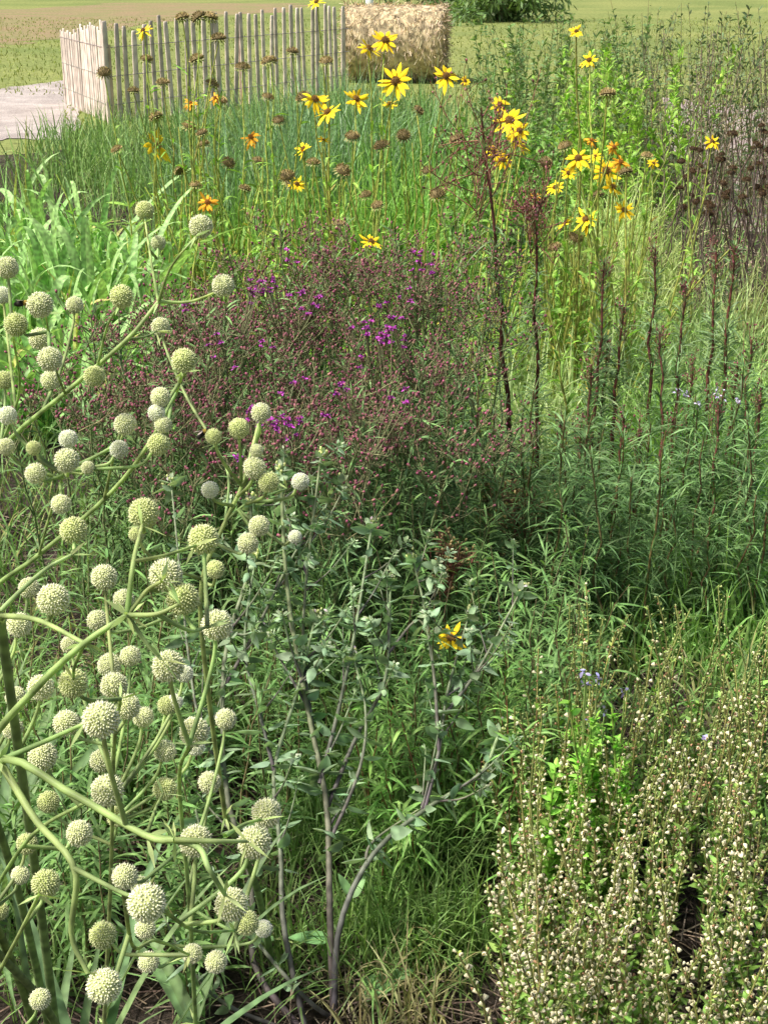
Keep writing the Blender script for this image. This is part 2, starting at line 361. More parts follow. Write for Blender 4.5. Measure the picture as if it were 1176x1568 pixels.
def flower(mb,p,nv,r,orange=False):
    nv=nrm(nv); R=basis(nv)[0]; k=rng.integers(13,18); az=np.arange(k)*2*PI/k+rng.normal(0,.13,k)
    lift=rng.normal(.05,.25,k) if not orange else rng.normal(-.3,.5,k)
    D=R[:,0]*np.cos(az)[:,None]+R[:,1]*np.sin(az)[:,None]+nv*lift[:,None]
    S=-R[:,0]*np.sin(az)[:,None]+R[:,1]*np.cos(az)[:,None]+.25*rng.normal(size=(k,3))
    col=(.93,.60,.015) if not orange else (.85,.42,.03)
    rib(mb,p+nrm(D)*r*.2,D,r*U(.6,.9,k),r*.27,rng.normal(.15,.18,k),col,4,'leaf',0,.3,.16,S=S,tip=(.97,.70,.04) if not orange else (.75,.36,.03))
def sunflower_plants():
    fl=[(485,3,24),(220,47,26),(590,62,38),(565,75,38),(606,125,46),(683,117,40),(482,152,38),(502,172,38),(545,152,36),(597,160,28),(240,222,46),(292,158,22,1),(385,210,28,1),(780,185,46),(765,160,28),(788,210,38),(568,370,32),(465,228,26),(318,310,30,1),(495,215,22),(770,245,28),(455,282,24),(800,225,26),(795,200,30),(668,300,20),(330,150,18,1),(755,232,22),
        (885,243,38),(928,262,44),(937,287,34),(850,287,26),(897,336,38),(865,343,28),(955,322,30),(940,225,20,1),(905,215,22,1),(950,248,26,1),(882,48,20),(902,92,26),(1090,217,22),(1000,250,16),(712,124,16),(870,265,22),(910,240,24),(820,300,18,1)]
    dead=[(335,60),(302,92),(160,112),(225,92),(372,105),(448,80),(410,95),(465,150),(280,28),(305,28),(322,28),(427,185),(618,208),(525,262),(310,205),(312,222),(278,262),(670,298),(395,248),(585,225),(440,270),(520,345),(578,315),(375,290),(290,195),(930,145),(958,265),(880,365),(850,380),(640,170),(415,93),(445,282),(250,128),(340,155),(700,215),(655,262),(835,250),(915,300),(990,240),(865,225),(560,300),(350,250),(300,285),(480,250),(325,130),(240,180),(820,330),(540,210),(500,95),(205,140),(180,230),(410,150)]
    cent=[(290,4.0),(420,3.8),(540,3.5),(690,3.6),(800,3.1),(910,3.0),(1050,3.6)]
    groups=[([],[]) for _ in cent]
    for kind,lst in((0,fl),(1,dead)):
        for e in lst:
            i=int(np.argmin([abs(e[0]-c[0]) for c in cent])); groups[i][kind].append(e)
    for (cu,cY),(fs,ds) in zip(cent,groups):
        mb=MB(); mp=MB(); tops=[]; Yc=fY(cY)
        ent=[(e,0) for e in fs]+[(e,1) for e in ds]
        for e,kind in ent:
            Yt=cY+U(-.3,.3)
            if e[1]>300: Yt=min(Yt,2.9)
            if (e[0],e[1])==(568,370): Yt=2.5
            p=W(e[0],e[1],Yt)
            depth=dep(p[1],p[2])
            nv=nrm(np.array([rng.normal()*.45,-.7+rng.normal()*.45,.65]))
            if kind==0:
                r=e[2]/2*depth/F*1.22; org=len(e)>3
                flower(mp,p,nv,r,org); stamp(mp,T_cone,p+nv*r*.02,nv,r*.25,tint=np.array([[1,1,1]]) if not org else np.array([[1.6,1.2,.8]]))
            else:
                nv=nrm(np.array([rng.normal()*.3,rng.normal()*.3,1])); r=U(.0042,.0062)*depth
                stamp(mp,T_dead,p,nv,min(r,.034)*.9,tint=np.array([[1,1,1]])*U(.75,1.25))
            tops.append(p-nv*.008)
        tops=np.array(tops); n0=len(tops)
        ex=max(10,n0)
        cx=np.median(tops[:,0])
        extra=np.c_[cx+rng.normal(0,.28,ex),np.full(ex,Yc)+rng.normal(0,.3,ex),U(.5,1.0,ex)]
        allT=np.vstack([tops,extra]); B=allT.copy(); B[:,0]=cx+(B[:,0]-cx)*.65+rng.normal(0,.06,len(B)); B[:,1]+=rng.normal(.05,.12,len(B)); B[:,2]=0
        P=arcs(B,allT,9,.25,.012)
        tube(mb,P,(np.linspace(.0055,.0028,9))[None].repeat(len(P),0),(.22,.22,.07),5,.25,(.29,.34,.10))
        leafy(mb,P,15,.13,.014,.75,(.16,.29,.06),.05,.85,.5,'leaf',4,.3)
        leafy(mb,P,3,.09,.009,.6,(.34,.30,.08),.05,.6,.7,'leaf',3,0)
        ob=mb.build('yellow_sunflower_plant',M_leaf); o2=mp.build('flower_heads',M_head); o2.parent=ob; o2.location=o2.location-ob.location
sunflower_plants()
herb_mass('yellow_sunflower_plant',45,uni(840,985),uni(2.9,3.3),uni(.45,.8),10,.12,.011,.5,(.18,.29,.07),(.26,.27,.10),r=.004)

def darkheads():
    mb=MB(); n=60; T=np.array([W(U(1040,1190),U(190,330),U(3.9,4.5)) for _ in range(n)]); B=T.copy(); B[:,2]=0; B[:,:2]+=rng.normal(0,.12,(n,2))
    P=arcs(B,T,7,.2,.01); tube(mb,P,.003,(.1,.075,.065),4)
    stamp(mb,T_dead,T,Z+rng.normal(0,.2,(n,3)),U(.014,.020,n),tint=np.tile([[.2,.16,.18]],(n,1)))
    mb.build('seedhead_coneflower',M_dry)
darkheads()

# ---------------------------------------------------------------- ironweed
def bud_tmpl(c0,c1):
    m=MB(); k=5; pr=[(0,.25),(.4,.5),(1.0,.45),(1.3,.36)]
    vs=[];cs=[]
    for i,(z,r) in enumerate(pr):
        for j in range(k): vs.append((math.cos(j*2*PI/k)*r,math.sin(j*2*PI/k)*r,z)); cs.append(np.array(c0)*(1-i/3)+np.array(c1)*i/3)
    q=[(i*k+j,i*k+(j+1)%k,(i+1)*k+(j+1)%k,(i+1)*k+j) for i in range(3) for j in range(k)]
    m.add(vs,np.array(cs),q,[(15,16,17),(15,17,18),(15,18,19)])
    return m.arrays()
T_bud=bud_tmpl((.14,.12,.06),(.21,.055,.11)); T_budt=bud_tmpl((.30,.25,.12),(.46,.37,.24)); T_budg=bud_tmpl((.22,.25,.10),(.38,.38,.18))
def panicle(mb,C,n1,n2,hgt,spr,stemcol,tm,bs,tint=None,rr=.0016):
    N=len(C); idx=np.repeat(np.arange(N),n1); K=len(idx)
    st=C[idx]-np.c_[rng.normal(0,.006,(K,2)),U(.15,1,K)*hgt]
    a=U(0,2*PI,K); rad=spr*U(.25,1,K)
    en=C[idx]+np.c_[np.cos(a)*rad,np.sin(a)*rad,rng.normal(0,.3,K)*hgt-rad*.35]
    P=arcs(st,en,5,-.12,.002); tube(mb,P,(np.linspace(1,.6,5)*rr)[None].repeat(K,0),stemcol,3,.2)
    id2=np.repeat(np.arange(K),n2); K2=len(id2)
    s2,_=sample(P,id2,U(.35,.95,K2)); e2=s2+nrm(rng.normal(size=(K2,3))*np.array([1,1,.5])+Z*.9)*U(.012,.045,K2)[:,None]*(spr/.1)**.5
    tube(mb,np.stack([s2,(s2+e2)/2+rng.normal(0,.002,(K2,3)),e2],1),rr*.5,stemcol,3,.2)
    d=nrm(e2-s2+Z*.01)
    tn=(np.ones((K2,3))*U(.6,1.4,K2)[:,None]) if tint is None else tint
    stamp(mb,tm,e2,d,bs*U(.7,1.25,K2),tint=tn)
    return e2,d
def ironweed():
    groups=[(215,560,70,55,20),(310,500,45,45,17),(430,470,65,50,25),(470,560,75,60,22),(590,520,75,50,24),(640,400,75,40,22),(480,380,70,40,14),(420,660,70,45,20),(560,640,80,55,18),(280,630,60,50,13),(130,600,60,70,10),(660,560,60,60,12)]
    fl=[(405,440,4),(440,395,2),(585,515,7),(600,522,6),(570,508,4),(640,405,4),(655,400,2),(430,650,5),(440,655,4),(415,655,4),(480,480,3),(410,540,2),(365,705,3),(385,635,3),(530,600,3),(295,478,2),(335,523,2),(612,625,2),(395,445,4),(425,440,3),(490,470,2),(600,495,3),(560,500,3),(665,410,2),(380,445,2),(460,585,2),(620,455,2),(450,460,2),(350,560,1),(545,560,1),(500,640,1)]
    for gi,(cu,cv_,su,sv,n) in enumerate(groups):
        mb=MB(); T=[]
        for _ in range(n):
            u=cu+rng.normal()*su;v=max(345,cv_+rng.normal()*sv)
            Yn=4.15-(v-350)/350*1.25+rng.normal()*.15
            T.append(WR(u,v,Yn))
        T=np.array(T); T[:,2]=np.clip(T[:,2],.5,1.15); c=T[:,:2].mean(0); B=T.copy(); B[:,:2]=c+(T[:,:2]-c)*.55+rng.normal(0,.05,(n,2)); B[:,1]+=.06; B[:,2]=0
        P=arcs(B,T,9,.2,.01)
        tube(mb,P,np.linspace(.0035,.0018,9)[None].repeat(n,0),(.11,.14,.07),4,.25,(.15,.18,.09))
        leafy(mb,P,90,.095,.0052,.75,(.12,.22,.085),.08,1,.35,'leaf',3,0,taper=.4)
        panicle(mb,T,7,6,.17,.12,(.15,.16,.085),T_bud,.0062)
        ob=mb.build('ironweed_plant',M_dry)
        mf=MB(); cnt=0
        for fi,f in enumerate(fl):
            if int(np.argmin([((f[0]-q[0])/q[2])**2+((f[1]-q[1])/q[3])**2 for q in groups]))!=gi: continue
            for _ in range(f[2]+1):
                Yn=4.15-(f[1]-350)/350*1.25-.3; p=WR(f[0]+rng.normal()*11,f[1]+rng.normal()*9,Yn)
                j=np.argmin(np.linalg.norm(T-p,axis=1)); q=T[j]-Z*.08
                if q[2]>p[2]-.03: q=q.copy(); q[2]=p[2]-.06
                tube(mf,smooth_path([q,(p+q)/2-Z*.012,p],6),.0012,(.17,.17,.09),3)
                stamp(mf,T_bud,p,Z,.0065)
                k=14; dd=nrm(rng.normal(size=(k,3))*np.array([1,1,.4])+Z*.8)
                rib(mf,np.repeat((p+Z*.006)[None],k,0),dd,U(.007,.012,k),.003,.3,(.46,.07,.44),2,'rect',1,cv=.35); cnt+=1
        if cnt:
            o=mf.build('purple_florets',M_head); o.parent=ob; o.location=o.location-ob.location
ironweed()
herb_mass('narrowleaf_ironweed_foliage',150,uni(120,760),uni(1.35,2.6),uni(.3,.65),55,.095,.005,.8,(.11,.20,.07),(.12,.14,.07),r=.003)

# ---------------------------------------------------------------- willow-leaf plants
def willow(tops,nl,colL,colS,name='willowleaf_sunflower_plant',pan=(),L=.12,taper=.35,tm=T_bud,rs=.0065):
    for (u,v,Y,lean) in tops:
        mb=MB(); T=W(u,v,Y); B=np.array([T[0]+lean,T[1]+rng.normal()*.08,0])
        P=arcs(B[None],T[None],12,.1,.006)
        tube(mb,P,np.linspace(rs,.003,12)[None],colS,6,.15,)
        H=T[2]; m=int(nl*H)
        leafy(mb,P,int(m*.6),L,.0048,.95,colL,.04,.75,.55,'leaf',4,0,taper=taper,cv=.35)
        leafy(mb,P,int(m*.4),L*.75,.0044,.75,np.array(colL)*1.1,.55,1,.25,'leaf',3,0,taper=.5,cv=.35)
        if (u,v) in pan: 
            hgt,spr=pan[(u,v)]; panicle(mb,T[None]-Z*.03,34,5,hgt,spr,(.2,.09,.08),tm,.006,rr=.0018)
        else: panicle(mb,T[None],9,3,.12,.03,(.2,.10,.09),tm,.005,rr=.0012)
        mb.build(name,M_leaf)
willow([(736,165,2.25,.14)],250,(.13,.20,.11),(.085,.035,.035),pan={(736,165):(.3,.19)},rs=.0095)
willow([(818,290,2.45,.05),(925,395,2.25,-.02),(1003,380,2.45,.03),(1125,375,2.2,.01),(1096,385,2.4,.02),(1050,430,2.3,0),(955,470,2.3,-.02)],450,(.13,.205,.11),(.12,.045,.045),pan={(818,290):(.2,.11)},rs=.008)
willow([(955,640,1.95,-.04),(890,650,1.9,.0),(1010,510,2.2,.02),(980,655,2.0,.02),(860,640,2.1,.0),(1060,560,2.15,0),(1150,520,2.05,.0),(700,560,2.1,.06),(640,470,2.3,.05),(1030,640,1.95,.0),(930,520,2.3,.0),(1100,620,1.9,0),(905,560,2.0,0),(1165,600,1.9,0),(1130,560,2.1,0)],480,(.105,.19,.085),(.13,.06,.05))
willow([(790,745,1.75,.02),(690,830,1.5,.0),(745,740,1.8,.02),(640,800,1.7,0),(840,760,1.75,0)],420,(.11,.20,.08),(.15,.1,.06),pan={(790,745):(.14,.11),(690,830):(.12,.07)},tm=T_budt)
def mass_willow(n,nl):
    mb=MB(); T=np.array([W(U(640,1200),U(560,840),U(1.6,2.2)) for _ in range(n)]); B=T.copy(); B[:,:2]+=rng.normal(0,.03,(len(T),2)); B[:,2]=0
    T[:,2]=np.maximum(T[:,2],.25)
    P=arcs(B,T,9,.1,.01); tube(mb,P,np.linspace(.004,.002,9)[None].repeat(len(T),0),(.12,.09,.05),4)
    leafy(mb,P,nl,.12,.0046,.9,(.10,.185,.08),.04,1,.5,'leaf',4,0,taper=.35,cv=.4)
    mb.build('willowleaf_sunflower_stand',M_leaf)
mass_willow(56,190)
for (u,Yc,n,L,col) in [(1080,2.3,520,.7,(.21,.38,.08)),(1160,2.2,520,.75,(.19,.37,.09)),(1180,1.75,450,.5,(.15,.28,.08)),(1130,1.6,300,.4,(.14,.26,.08)),(1000,1.7,250,.4,(.13,.24,.07))]:
    mb=MB(); c=W(u,600,Yc); c[2]=0
    clump(mb,c,n,L,.008,.6,col,.4,.11,5,0); mb.build('fine_sedge_clump',M_leaf)
mb=MB()
for (u,v,Y) in [(1095,600,1.9),(1040,600,2.0),(1068,618,1.95),(1100,610,1.9),(1050,606,2.0),(1128,612,1.9)]:
    p=W(u,v,Y); tube(mb,smooth_path([[p[0]+.02,p[1],0],p*np.array([1,1,.5]),p],6),.0015,(.15,.2,.08),4)
    k=9; rib(mb,p+rng.normal(0,.006,(k,3)),rng.normal(size=(k,3)),.009,.006,.1,(.55,.5,.68),2,'leaf',1)
mb.build('blue_sage_plant',M_head)

herb_mass('narrowleaf_aster_stand',100,uni(430,900),uni(1.0,1.6),uni(.2,.55),50,.095,.0055,.95,(.11,.21,.075),(.13,.11,.07),r=.0026,droop=.55,nseg=4,taper=.3)
herb_mass('narrowleaf_aster_stand',36,uni(560,860),uni(.85,1.2),uni(.2,.42),42,.09,.0065,.95,(.15,.28,.085),(.2,.11,.07),r=.0026,droop=.5,fold=.3,nseg=4,taper=.3)
herb_mass('narrowleaf_aster_stand',60,uni(-20,460),uni(.85,1.4),uni(.2,.55),44,.095,.006,.9,(.12,.22,.085),(.16,.14,.08),r=.0028,droop=.5,nseg=4,taper=.3)
herb_mass('narrowleaf_aster_stand',26,uni(-20,330),uni(.66,.9),uni(.15,.38),36,.10,.007,.9,(.12,.22,.08),(.16,.14,.08),r=.0028,droop=.5,nseg=4,taper=.3)
for (u,Yo,n,L,col) in [(640,.95,420,.42,(.10,.18,.06)),(590,.78,360,.38,(.12,.21,.07)),(700,.78,320,.34,(.11,.19,.06)),(470,1.0,260,.42,(.11,.2,.07)),(540,1.15,300,.42,(.10,.18,.06)),(740,1.0,260,.36,(.10,.17,.06)),(760,1.3,300,.4,(.10,.17,.06)),(380,.85,120,.3,(.14,.2,.08)),(620,.66,160,.26,(.18,.18,.10)),(180,1.1,160,.5,(.13,.22,.08)),(60,1.1,150,.55,(.15,.25,.09)),(-20,1.3,150,.6,(.16,.27,.09)),(300,1.25,200,.5,(.11,.2,.08)),(60,.72,110,.4,(.13,.22,.08)),(440,.75,120,.3,(.12,.2,.07))]:
    Yc=float(fY(Yo)); mb=MB(); c=np.array([(u-588)/F*dep(Yc,.25),Yc,0])
    clump(mb,c,n,L,.0040,.6,col,.5,.05,6,0,cv=.3,wig=.1); mb.build('sedge_tuft',M_leaf)

# ---------------------------------------------------------------- hoary mint plant
def mint():
    mb=MB()
    SG=(.155,.24,.165); ST0=(.085,.07,.095); ST1=(.18,.235,.15)
    def px(l): return [W(u,v,Y) for u,v,Y in l]
    gb=W(512,1600,.66); gb[2]=0; gb[1]=fY(.66)
    gb2=np.array([W(470,1590,.62)[0],fY(.63),0])
    J1=(505,1390,.72)
    stems=[
     ([gb,*px([J1,(500,1230,.82),(470,1080,.92),(440,900,1.0),(430,715,1.08)])],.0066),
     ([*px([(500,1230,.82),(480,1120,.9),(465,1000,.97),(470,880,1.04),(492,695,1.12)])],.0045),
     ([*px([(490,1200,.84),(520,1080,.92),(545,960,.98),(570,800,1.1)])],.0045),
     ([*px([(500,1240,.82),(545,1130,.9),(583,1060,.95),(595,1000,.98),(598,885,1.05)])],.0045),
     ([gb,*px([(520,1420,.70),(570,1310,.76),(650,1240,.82),(735,1185,.86),(765,1120,.92)])],.006),
     ([*px([(650,1240,.82),(672,1150,.88),(685,1060,.95),(720,935,1.03)])],.0042),
     ([*px([(685,1090,.93),(735,1020,.98),(800,900,1.05)])],.0038),
     ([*px([(672,1150,.88),(665,1040,.95),(650,930,1.02),(630,852,1.07)])],.0038),
     ([gb2,*px([(390,1480,.70),(385,1350,.77),(345,1200,.85),(345,1000,.97),(380,880,1.04),(385,765,1.1)])],.0064),
     ([*px([(350,1190,.86),(300,1080,.9),(262,735,1.2)])],.0035),
     ([*px([(345,1050,.94),(400,950,1.0),(450,850,1.05),(525,735,1.14)])],.004),
     ([*px([(420,1180,.86),(400,1100,.9),(375,990,.97),(392,850,1.04)])],.004),
     ([gb2,*px([(435,1420,.7),(430,1300,.78),(420,1180,.86),(455,1060,.93),(485,940,.99)])],.0055),
     ([*px([(470,880,1.04),(440,790,1.1),(425,735,1.15)])],.003),
     ([*px([(595,1000,.98),(640,950,1.02),(665,1000,.99)])],.003),
     ([*px([(500,1300,.78),(550,1180,.84),(560,1090,.9),(540,1000,.96)])],.0038),
     ([*px([(470,1080,.92),(430,1010,.96),(405,960,1.0)])],.0032),
     ([*px([(560,1330,.76),(570,1290,.78),(640,1240,.83)])],.0035),
     ([gb,*px([(470,1530,.64),(400,1450,.68),(330,1350,.74),(300,1240,.8)])],.0045),
     ([gb2,*px([(350,1540,.62),(290,1480,.64),(250,1400,.66)])],.004),
    ]
    leafP=[];leafD=[];leafS=[];leafL=[];ends=[];paths=[]
    def leaves_on(P,r,t0,sc,step=.04):
        L=np.linalg.norm(np.diff(P,axis=0),axis=1).sum(); nn=max(2,int(L/step))
        roll=U(0,PI)
        for i in range(nn):
            t=(i+.6)/nn
            if t<t0: continue
            p,T=sample(P[None],np.array([0]),np.array([t])); p=p[0];T=T[0]
            a=roll+(i%2)*PI/2+U(-.2,.2)
            A=nrm(np.cross(T,[.3,.8,.1])); Bv=np.cross(T,A)
            for s in(0,PI):
                if rng.random()<.1: continue
                rad=A*math.cos(a+s)+Bv*math.sin(a+s)
                leafP.append(p+rad*r*.5); leafD.append(T*U(.1,.7)+rad*.85-Z*.1); leafS.append(np.cross(T,rad)+rng.normal(0,.3,3)); leafL.append((.026+.026*rng.random())*(1.2-.35*t)*sc)
            for s in range(3):
                d=nrm(rng.normal(size=3)+T*.8); leafP.append(p); leafD.append(d); leafS.append(np.cross(d,rng.normal(size=3))); leafL.append(U(.008,.018)*sc)
    for pts,r in stems:
        P=smooth_path(pts,18); paths.append((P,r)); tube(mb,P,(r*np.linspace(1,.5,18))[None],ST0,7,.1,ST1)
        leaves_on(P,r,.3 if pts[0][2]==0 else 0,1.0)
        T=nrm(P[-1]-P[-2]); ends.append((P[-1],T,1.0))
    for P,r in paths[:14]:
        for _ in range(5):
            i=rng.integers(6,16); p=P[i]; T=nrm(P[i+1]-P[i]); d=nrm(rng.normal(size=3)*np.array([1,1,.3])+T*1.3)
            L=U(.06,.16); q=p+d*L+Z*.02
            Q=smooth_path([p,p+d*L*.5,q],8); tube(mb,Q,(r*.42*np.linspace(1,.6,8))[None],ST0,5,.1,ST1)
            leaves_on(Q,r*.5,.2,.75,.035); ends.append((q,nrm(d+Z*.4),.55))
    rib(mb,np.array(leafP),np.array(leafD),np.array(leafL),np.array(leafL)*.5,.25,SG,6,'ovate',0,.4,.3,S=np.array(leafS))
    for e,(p,T,sc) in enumerate(ends):
        if e in(17,18,19): continue
        for lay,(k,LL,up) in enumerate(((4,.036,.25),(3,.026,.8),(3,.016,1.4))):
            LL=LL*sc
            az=np.arange(k)*2*PI/k+lay*.8+U(0,1); A=nrm(np.cross(T,[.3,.8,.1])); Bv=np.cross(T,A)
            rad=A*np.cos(az)[:,None]+Bv*np.sin(az)[:,None]
            cl=((.19,.275,.19),(.21,.29,.21),(.26,.32,.25))[lay]
            rib(mb,p-T*.015*sc+T*lay*.008*sc+rad*.002,rad+T*up+rng.normal(0,.3,(k,3)),LL*U(.6,1.2,k),LL*.55,.25,cl,5,'ovate',0,.35,.2,S=np.cross(T,rad)+rng.normal(0,.25,(k,3)))
        if sc==1:
            stamp(mb,T_budg,p+rng.normal(0,.005,(9,3)),T+rng.normal(0,.5,(9,3)),U(.004,.006,9),tint=np.tile([[1.2,1.3,1.5]],(9,1)))
            rib(mb,p+rng.normal(0,.006,(4,3)),T+rng.normal(0,.6,(4,3)),.009,.005,.2,(.42,.37,.48),2,'leaf',1)
    for (u,v,Y,uv,L) in [(545,1530,.68,(.9,.4,.35),.12),(505,1440,.72,(-.9,.1,.1),.075),(690,1485,.74,(.7,.3,.2),.06),(540,1375,.74,(.4,.5,.6),.05),(535,1370,.74,(-.4,.4,.7),.045),(420,1440,.72,(-.5,.2,-.1),.05),(400,1440,.72,(-.7,.1,.3),.06)]:
        rib(mb,W(u,v,Y)[None],np.array([uv]),L,L*.42,.12,(.12,.24,.11),8,'ovate',.1,.2,.1)
    mb.build('hoary_mint_plant',M_leaf)
mint()
mb=MB(); p=W(690,978,1.0); nv=nrm(np.array([.1,-.25,1.])); flower(mb,p,nv,.037); stamp(mb,T_cone,p,nv,.009)
tube(mb,smooth_path([[p[0]-.03,p[1]+.05,0],[p[0]-.01,p[1]+.03,.25],p],10),.0025,(.2,.3,.1),5); 
mb.build('yellow_daisy_plant',M_head)

# ---------------------------------------------------------------- skullcap bush
def skullcap():
    m=MB(); k=6
    vs=[];q=[]
    pr=[(0,.15,.15),(.5,.5,.35),(1,.62,.45),(1.15,.5,.2)]
    for z,a,b in pr:
        for j in range(k): vs.append((math.cos(j*2*PI/k)*a,math.sin(j*2*PI/k)*b,z))
    for i in range(3):
        for j in range(k): q.append((i*k+j,i*k+(j+1)%k,(i+1)*k+(j+1)%k,(i+1)*k+j))
    m.add(vs,(1,1,1),q); T_c=m.arrays()
    for part in range(3):
        mb=MB(); mc=MB(); n=[110,90,64][part]
        if part==0: Y=fY(U(.42,.68,n)); h=U(.24,.46,n); u=U(765,1230,n)
        elif part==1: Y=fY(U(.66,.92,n)); h=U(.32,.5,n); u=U(795,1230,n)
        else: Y=fY(U(.9,1.2,n)); h=U(.3,.56,n); u=U(830,1230,n)
        B=np.c_[(u-588)/F*dep(Y,.3),Y,np.zeros(n)]; T=B+np.c_[rng.normal(0,.05,n),rng.normal(0,.05,n),h]
        P=arcs(B,T,10,.2,.006)
        tube(mb,P,np.linspace(.0026,.0013,10)[None].repeat(n,0),(.14,.12,.06),4,.3,(.21,.23,.09))
        leafy(mb,P,34,.026,.010,.9,(.15,.265,.07),.05,.62,.1,'ovate',3,.2,cv=.4,taper=.2)
        leafy(mb,P,18,.014,.0055,.8,(.21,.29,.09),.4,1,.1,'ovate',2,0,cv=.4,taper=.2)
        nodes=24; idx=np.repeat(np.arange(n),nodes*2); t=np.tile(np.repeat(np.linspace(.3,.995,nodes),2),n)
        p,Tn=sample(P,idx,t); az=np.tile(np.tile([0,PI],nodes)+np.repeat(np.arange(nodes)*PI/2,2)*1.0,n)+np.repeat(U(0,PI,n),nodes*2)
        A=nrm(np.cross(Tn,[.2,.9,.1])); Bv=np.cross(Tn,A); rad=A*np.cos(az)[:,None]+Bv*np.sin(az)[:,None]
        keep=U(0,1,len(p))<.85; p=p[keep];Tn=Tn[keep];rad=rad[keep];tt=t[keep]
        K=len(p); cream=np.array([.86,.80,.52]); grn=np.array([.38,.45,.17]); red=np.array([.42,.25,.14])
        r=U(0,1,K); pc=(1.05,.65,.16)[part]*(1.3-tt)
        c=np.where((r<pc)[:,None],cream,np.where((r<.84)[:,None],grn,red))*U(.75,1.12,K)[:,None]
        stamp(mc,T_c,p+rad*.003,rad+Tn*.5,U(.0034,.0056,K)*np.where(r<pc,1.3,.85),tint=c)
        ob=mb.build('skullcap_plant',M_leaf); o=mc.build('seed_calyces',M_head); o.parent=ob; o.location=o.location-ob.location
skullcap()
def bluesage():
    mb=MB(); n=34; T=np.array([W(U(835,960),U(1060,1270),U(.82,1.0)) for _ in range(n)]); B=T.copy();B[:,2]=0;B[:,:2]+=rng.normal(0,.03,(n,2)); T[:,2]=np.maximum(T[:,2],.2)
    P=arcs(B,T,7,.2,.006); tube(mb,P,.002,(.2,.3,.08),4)
    leafy(mb,P,60,.032,.011,.9,(.18,.37,.07),.2,1,.2,'ovate',4,.2,taper=.3)
    for (u,v) in [(897,1030),(915,1038),(957,1055),(925,1090),(898,1048),(905,1105),(1080,1130)]:
        p=W(u,v,.88); k=5; rib(mb,p+rng.normal(0,.003,(k,3)),rng.normal(size=(k,3))+np.array([0,-.3,.2]),.011,.006,.2,(.30,.28,.6),3,'leaf',1)
        tube(mb,smooth_path([[p[0]+.01,p[1]+.02,.1],p*np.array([1,1,.8]),p],6),.0014,(.2,.28,.1),4)
    mb.build('blue_flowered_herb',M_leaf)
bluesage()

# ---------------------------------------------------------------- rattlesnake master
def ery_tmpl():
    m=MB(); k=14
    vs=[(0,0,-.82)];t=[];q=[]
    R=9
    for i in range(1,R):
        a=-PI/2+i*PI/R
        for j in range(k): vs.append((math.cos(a)*math.cos(j*2*PI/k)*.84,math.cos(a)*math.sin(j*2*PI/k)*.84,math.sin(a)*.86))
    vs.append((0,0,.86))
    for j in range(k): t.append((0,1+(j+1)%k,1+j)); t.append((len(vs)-1,1+(R-2)*k+j,1+(R-2)*k+(j+1)%k))
    for i in range(R-2):
        for j in range(k): q.append((1+i*k+j,1+i*k+(j+1)%k,1+(i+1)*k+(j+1)%k,1+(i+1)*k+j))
    m.add(vs,(.52,.57,.26),q,t)
    n=340; i=np.arange(n)+.5; ph=np.arccos(1-2*i/n); th=i*2.39996
    d=np.c_[np.sin(ph)*np.cos(th),np.sin(ph)*np.sin(th),np.cos(ph)]
    d=nrm(d+rng.normal(0,.03,d.shape))
    B=basis(d); rb=.066
    vs=[];cs=[];q=[];t=[]
    for j in range(n):
        o=len(vs); A=B[j,:,0];C=B[j,:,1]; hh=1+rng.normal()*.035
        for s,rr,zz,c in((0,rb,.82,(.56,.61,.29)),(1,rb*.8,.91*hh,(.80,.82,.52))):
            for kk in range(4):
                a=kk*PI/2; vs.append(d[j]*zz*1.02+(A*math.cos(a)+C*math.sin(a))*rr); cs.append(c)
        vs.append(d[j]*(.985*hh)); cs.append((.93,.92,.72))
        for kk in range(4):
            q.append((o+kk,o+(kk+1)%4,o+4+(kk+1)%4,o+4+kk)); t.append((o+4+kk,o+4+(kk+1)%4,o+8))
    m.add(vs,np.array(cs),q,t)
    dd=nrm(d[::1]+rng.normal(0,.14,d.shape))
    rib(m,dd*.9,dd,U(.12,.26,n),.022,0,(.90,.90,.66),1,'blade',2,cv=.1)
    az=np.arange(9)*2*PI/9; D=np.c_[np.cos(az),np.sin(az),-.15*np.ones(9)]
    rib(m,D*np.array([.25,.25,0])-np.array([0,0,.82]),D,.55,.14,-.2,(.48,.58,.30),2,'leaf',.1)
    return m.arrays()
